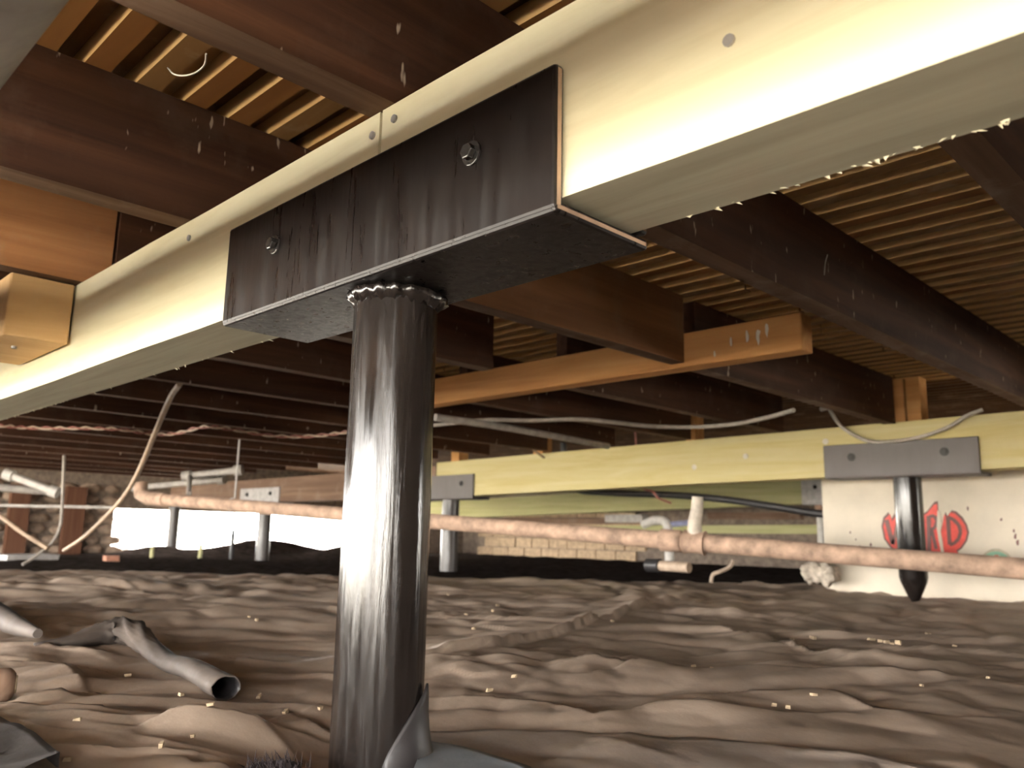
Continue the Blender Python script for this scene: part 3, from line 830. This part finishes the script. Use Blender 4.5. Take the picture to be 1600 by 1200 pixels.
cable([aty(x_, y_, 11.93) for x_, y_ in ((1296, 640), (1312, 664), (1335, 680), (1362, 690), (1400, 689), (1440, 682), (1480, 668), (1510, 650), (1535, 640))], .028, CABLEG, 'dark cable draped over the front of the yellow beam above its saddle')
cable([aty(x_, y_, 11.3) for x_, y_ in ((1282, 640), (1310, 632), (1340, 619), (1364, 609))], .03, CONDUIT, 'short grey stub of pipe poking up above the yellow beam', 'pipe', 'pipe_stub', 10)
cable([aty(x_, y_, 15.5) for x_, y_ in ((880, 690), (884, 735), (900, 764), (950, 770), (1040, 773), (1120, 779), (1200, 790), (1262, 800), (1310, 806))], .075, DARKPL, 'sagging dark hose behind the yellow beam', 'hose', 'hose', 10)
cable([aty(x_, y_, 13.6) for x_, y_ in ((990, 640), (994, 700), (996, 740), (1003, 762), (1020, 768), (1028, 778), (1048, 786))], .02, WIRER, 'thin rusty wire curling under the yellow beam', 'wire', 'wire')
cable([aty(x_, y_, 12.9) for x_, y_ in ((1146, 876), (1140, 886), (1126, 893), (1114, 898), (1111, 910))], .035, WIREW, 'bent pale wire poking up beside the iron pipe', 'wire', 'wire')
def pipe2(p, r, mat, label, fit=None):
    t_ = thing('small_pipe', label, 'pipe', tuple(p[0]))
    MB().tube(p, r, 12).build('run', mat, t_, smooth=True)
    for e in (p[0], p[-1]) if fit else ():
        e = np.array(e); o_ = np.array(p[1]) - np.array(p[0]); o_ = o_ / np.linalg.norm(o_)
        MB().tube([e - o_ * r * 1.2, e + o_ * r * 1.2], r * 1.5, 12).build('fitting', mat, t_, smooth=True)
    return t_
pipe2(lerp_depth([(14, 742), (84, 768)], 19, 19), .085, PVCW, 'short white pipe slanting above the left stone wall', True)
pipe2(lerp_depth([(-40, 759), (78, 768)], 19.3, 20), .09, CONDUIT, 'grey pipe along the top of the left stone wall')
pipe2(lerp_depth([(-40, 789), (182, 793)], 20, 20), .04, CONDUIT, 'thin level conduit across the left stone wall')
pipe2(lerp_depth([(292, 744), (372, 735)], 18, 18), .075, CONDUIT, 'upper grey pipe hung above the old brown beam', True)
pipe2(lerp_depth([(212, 762), (346, 750)], 19, 18.5), .065, CONDUIT, 'lower grey pipe hung above the old brown beam', True)
pipe2(lerp_depth([(296, 745), (295, 772)], 17.9, 16.9), .05, CONDUIT, 'short upright pipe joining the grey pipe to iron pipe')
# junk between the beams in the distance
q0, q1 = aty(1005, 820, 17.5), aty(1046, 822, 17.5)
tag(MB().tube(poly([q0, aty(1022, 813, 17.5), aty(1038, 815, 17.5), aty(1044, 828, 17.5), aty(1045, 850, 17.5), aty(1046, 876, 17.5)]), .11, 12).build('white_elbow', PVCW, smooth=True), 'white elbow fitting in the dark gap below the yellow beam', 'pipe')
tag(MB().tube([aty(1043, 820, 17.5), aty(1084, 816, 18.0)], .07, 10).build('blue_pipe', plain('blue_pipe_paint', (.35, .36, .52), .5), smooth=True), 'short bluish pipe next to the white elbow fitting', 'pipe')
for (px0, px1, py, Y, hh, mat, lab) in ((945, 1003, 810, 21.05, .12, CONDUIT, 'grey board lying level left of the white elbow fitting'), (880, 1290, 827, 25.72, .14, PTOLD, 'mossy green board low in the far background'), (1105, 1250, 806, 25.72, .12, OLDB, 'brown board in the far background right of the riser'), (640, 1000, 814, 25.72, .12, OLDB, 'brown board in the far background left of the riser')):
    a_, b_ = aty(px0, py, Y), aty(px1, py, Y)
    tag(MB().beam(a_[0], b_[0], Y, Y + .3, a_[2] - hh, a_[2] + hh, b_[2] - hh, b_[2] + hh).build('board', mat), lab, 'board')
# pieces lying on the sheet behind the iron pipe
a_, b_ = aty(1032, 884, 11.6), aty(1078, 887, 11.6)
rp = thing('pipe_offcut', 'short dusty pipe offcut lying on the plastic under the iron pipe', 'pipe', tuple(a_))
MB().tube([a_, a_ * .02 + b_ * .98], .085, 14).build('run', WIREW, rp, smooth=True)
MB().tube([a_ + np.array([-.26, 0, .0]), a_ + np.array([-.01, 0, 0])], .11, 14).build('socket', DARKPL, rp, smooth=True)['label'] = 'black socket'

# brown timber posts against the left stone wall and dark bits at its foot
for (px0, px1, pt, pb2_, lab) in ((18, 40, 764, 842, 'left brown timber upright against the stone wall'), (104, 128, 768, 838, 'right brown timber upright against the stone wall')):
    a_, b_ = atx(px0, pt, -28.55), atx(px1, pb2_, -28.55)
    tag(MB().box(-28.7, -28.5, a_[1], b_[1], -.95, 1.25, jit=.01).build('timber_upright', BROWNP), lab, 'timber')
for (px0, px1, py, lab, mt) in ((-10, 80, 862, 'pale grey plank on the ground along the stone wall', GPIPE), (163, 182, 862, 'broken reddish brick on the ground beside the bright opening', plain('brick_red', (.42, .20, .13), .9))):
    a_ = atd(px0, py, 21.5); b_ = atd(px1, py, 21.5)
    zb = -.92
    tag(MB().box(a_[0], b_[0] + (.3 if px1 < 100 else 0), min(a_[1], b_[1]), max(a_[1], b_[1]) + .1, zb, zb + .2, jit=.03).build('plank' if px1 < 100 else 'brick', mt), lab, 'plank' if px1 < 100 else 'brick')
for (px, py, h_, lab) in ((237, 868, .2, 'tiny pale stake left of the post before the opening'), (313, 862, .3, 'tiny yellowish stake on the dark dirt before the opening'), (363, 850, .75, 'thin dark stake standing in front of the bright opening')):
    p = atd(px, py, 24.5)
    tag(MB().tube([(p[0], p[1], -.95), (p[0], p[1], -.75 + h_)], .06, 8).build('stake', DARKPL if h_ > .5 else plain('stake_pale', (.5, .48, .25), .8)), lab, 'stake')

# ------------------------------------------------------------------ loose plastic, rolls and debris on the sheet
def gp3(px, py, dz=0.0):
    p = atz(px, py, GZ)
    return np.array([p[0], p[1], max(zat(p[0], p[1]), GZ - .04) + dz])
# rolled flap with an open dark end
R_pts = [(52, 1020), (110, 1014), (160, 1008), (200, 1008), (228, 1020), (262, 1042), (300, 1064), (352, 1088)]
rad = [.012, .05, .095, .10, .07, .062, .066, .075]
pts = [gp3(*p) for p in R_pts]
pts = [p + np.array([0, 0, r_ * .8]) for p, r_ in zip(pts, rad)]
PP = poly(pts, 7)
rr = lambda f: float(np.interp(f * (len(rad) - 1), range(len(rad)), rad))
mb = MB().tube(PP, .1, 20, cap=False, rfun=rr, wob=.0)
nr = 20
for i, v in enumerate(mb.v):                                       # crumples
    ring, kk = divmod(i, nr); f = ring / (len(PP) - 1)
    c_ = PP[ring]; d_ = np.array(v) - np.array(c_)
    amp = .30 * math.exp(-((f - .42) / .2) ** 2) + .05
    q = 1 + amp * (math.sin(kk * 1.9 + ring * .9) * .6 + math.sin(kk * 3.1 - ring * 1.7) * .4)
    d_[2] *= .8
    mb.v[i] = tuple(np.array(c_) + d_ * q)
rf = mb.build('rolled_flap', [ROLLP, DARKPL], smooth=True, solid=.006)
rf.modifiers[0].material_offset = 1; rf.modifiers[0].offset = -1
rf.modifiers[0].material_offset_rim = 0
tag(rf, 'loose roll of grey brown plastic with an open dark end, left foreground', 'plastic sheet')
pts = [gp3(*p) for p in ((-70, 958), (-20, 975), (20, 995), (56, 1016))]
pts = [p + np.array([0, 0, .07]) for p in pts]
mb = MB().tube(poly(pts, 6), .13, 16, rfun=lambda f: .15 - .12 * f, wob=.06)
tag(mb.build('plastic_roll', ROLLP, smooth=True), 'bunched end of brown plastic at the left edge beside the loose roll', 'plastic sheet')
# flat lapped sheets in the foreground
def lap(outline, dz, mat, label, nseg=40, seed=31, base=-.03):
    """outline: far edge pixels left to right; the sheet reaches from there towards the camera"""
    P = np.array([gpx(*p) for p in outline])
    As = np.linspace(P[0, 0], P[-1, 0], nseg * 3)
    be = np.interp(As, P[:, 0], P[:, 1])
    ts = np.concatenate([[0], np.linspace(0.004, 1.5, nseg)])
    A = np.repeat(As[None], len(ts), 0); B = be[None] - ts[:, None]
    X, Y = xy(A, B)
    Z = GZ + base + .03 * gnoise(A * 1.3, B * 2.2, seed) + .015 * np.abs(gnoise(A * 3 + B, B * 4, seed + 1)) + dz * np.exp(-ts[:, None] / .5)
    Z = np.maximum(Z, sheet_z(X, Y) + .012)
    dpost = np.hypot(X - POSTC[0], Y - POSTC[1])
    Z[0] = Z[0] - .05
    ny, nx = A.shape
    idx = np.arange(ny * nx).reshape(ny, nx)
    q = np.stack([idx[:-1, :-1], idx[:-1, 1:], idx[1:, 1:], idx[1:, :-1]], -1).reshape(-1, 4)
    dq = dpost.ravel()[q].min(1); q = q[dq > PR + .02]
    mb = MB().add(np.stack([X, Y, Z], -1).reshape(-1, 3), [tuple(r) for r in q])
    return tag(mb.build('plastic_sheet', mat, smooth=True), label, 'plastic sheet')
lap([(655, 1132), (800, 1137), (960, 1144), (1120, 1152), (1250, 1168), (1400, 1198), (1480, 1215)], .02, SHEETG, 'smooth grey plastic sheet lapped across the bottom right foreground')
lap([(664, 1164), (700, 1170), (745, 1182), (800, 1203), (830, 1215)], .05, plastic('blue_grey_plastic', (.10, .11, .125), (.135, .15, .165), (.17, .185, .2), .45), 'small blue grey plastic corner right of the thick post foot', seed=51)
lap([(-40, 1130), (0, 1148), (30, 1162), (50, 1178), (70, 1196), (90, 1215)], .03, plastic('dark_corner_plastic', (.022, .018, .017), (.034, .028, .026), (.055, .045, .04), .75), 'dark plastic corner in the bottom left foreground', seed=61, base=.05)
# round log stub at the left edge, dark fibre clump at the bottom
p = gp3(2, 1104, .075)
lg = thing('log_stub', 'small round log stub lying at the left edge of the plastic', 'log', tuple(p))
lq = [p + np.array([-.018, .05, 0]) * (1 - f) + np.array([-.10, -.25, .0]) * f for f in (0, .03, .08, .16, .4, .7, 1)]
MB().tube(lq, .07, 16, rfun=lambda f: .075 * min(1, .62 + 1.2 * f), wob=.03).build('bark', OLDB, lg, smooth=True)
MB().tube([p + np.array([-.018, .05, 0]), p + np.array([-.016, .056, 0])], .04, 14).build('cut_face', CHIP, lg)
p = gp3(432, 1203, .01)
mb = MB().blob((p[0], p[1], p[2]), (.16, .10, .045), 77, 14, 8, .2)
for i in range(160):
    a_ = random.uniform(0, 6.28); rr_ = random.uniform(.0, .15)
    bx, by = p[0] + rr_ * math.cos(a_), p[1] + rr_ * .7 * math.sin(a_)
    bz = p[2] + .03
    tx, ty, tz = bx + random.uniform(-.03, .03), by + random.uniform(-.03, .03), bz + random.uniform(.01, .05)
    mb.add([(bx, by, bz), (bx + .006, by, bz), (bx, by + .006, bz), (tx, ty, tz)], [(0, 1, 3), (1, 2, 3), (2, 0, 3)])
tag(mb.build('fibre_clump', FUZZ), 'dark bristly clump at the bottom edge left of the thick post', 'clump')
# straw, wood chips and crumbs strewn on the sheet
chips = [(1362, 1002), (1377, 1006), (1386, 1011), (1394, 1014), (1404, 1016), (1450, 994), (1237, 1000), (1270, 998), (1220, 1002), (1492, 1020), (1545, 1073), (1420, 1116), (1232, 1111), (1210, 1108), (1272, 1102), (1440, 1082), (728, 970), (777, 952), (740, 990), (957, 980), (803, 1068), (764, 1082), (1084, 1048), (1112, 1048),
         (325, 1138), (282, 1100), (200, 1056), (152, 988), (400, 980), (388, 978), (228, 922), (445, 1120), (250, 1182), (105, 1194), (118, 1148), (500, 1112), (405, 1083), (22, 904), (300, 1162), (352, 1072), (700, 935), (770, 968)]
def chip_label(px, py):
    side = 'left' if px < 590 else 'right'
    row = lambda y_: 'back' if y_ < 1000 else ('middle' if y_ < 1075 else 'front')
    mates = sorted(q for q in chips if (q[0] < 590) == (px < 590) and row(q[1]) == row(py))
    nth = ['first', 'second', 'third', 'fourth', 'fifth', 'sixth', 'seventh', 'eighth', 'ninth', 'tenth', 'eleventh', 'twelfth', 'thirteenth', 'fourteenth'][mates.index((px, py))]
    return f'{nth} tan wood chip from left in {row(py)} strip of plastic {side} of post'
for i, (px, py) in enumerate(chips):
    p = gp3(px, py, .012)
    big = py < 1010 and px > 1350
    L = random.uniform(.008, .017) * (1.9 if py < 1020 and px > 1000 else 1.0); q = random.uniform(.007, .011) * (1.6 if py < 1020 and px > 1000 else 1.0)
    mb = MB().box(p[0] - L, p[0] + L, p[1] - q, p[1] + q, p[2] - q * .4, p[2] + q * 1.2, jit=q * .35)
    o = mb.build('wood_chip', CHIP)
    o.rotation_euler = (0, random.uniform(-.2, .2), random.uniform(0, 3.1))
    tag(o, chip_label(px, py), 'wood chip', 'wood chips strewn on the plastic sheet')

# cobweb threads on the joists
def web(pxs, z, lab):
    tag(MB().tube(poly([atz(x_, y_, zz) for x_, y_, zz in pxs], 5),   .0035, 5).build('cobweb', CABLEG, smooth=True), lab, 'cobweb')
web([(262, 106, 1.9), (272, 116, 1.75), (290, 118, 1.7), (308, 112, 1.66), (320, 100, 1.64), (322, 84, 1.63)], 0, 'pale cobweb thread looped under the planks between two joists')
web([(1293, 398, 1.9), (1289, 415, 1.88), (1287, 446, 1.86)], 0, 'short cobweb strand hanging on the dark joist right of the bracket')
for o in list(bpy.data.objects):
    if '_o' in o: del o['_o']
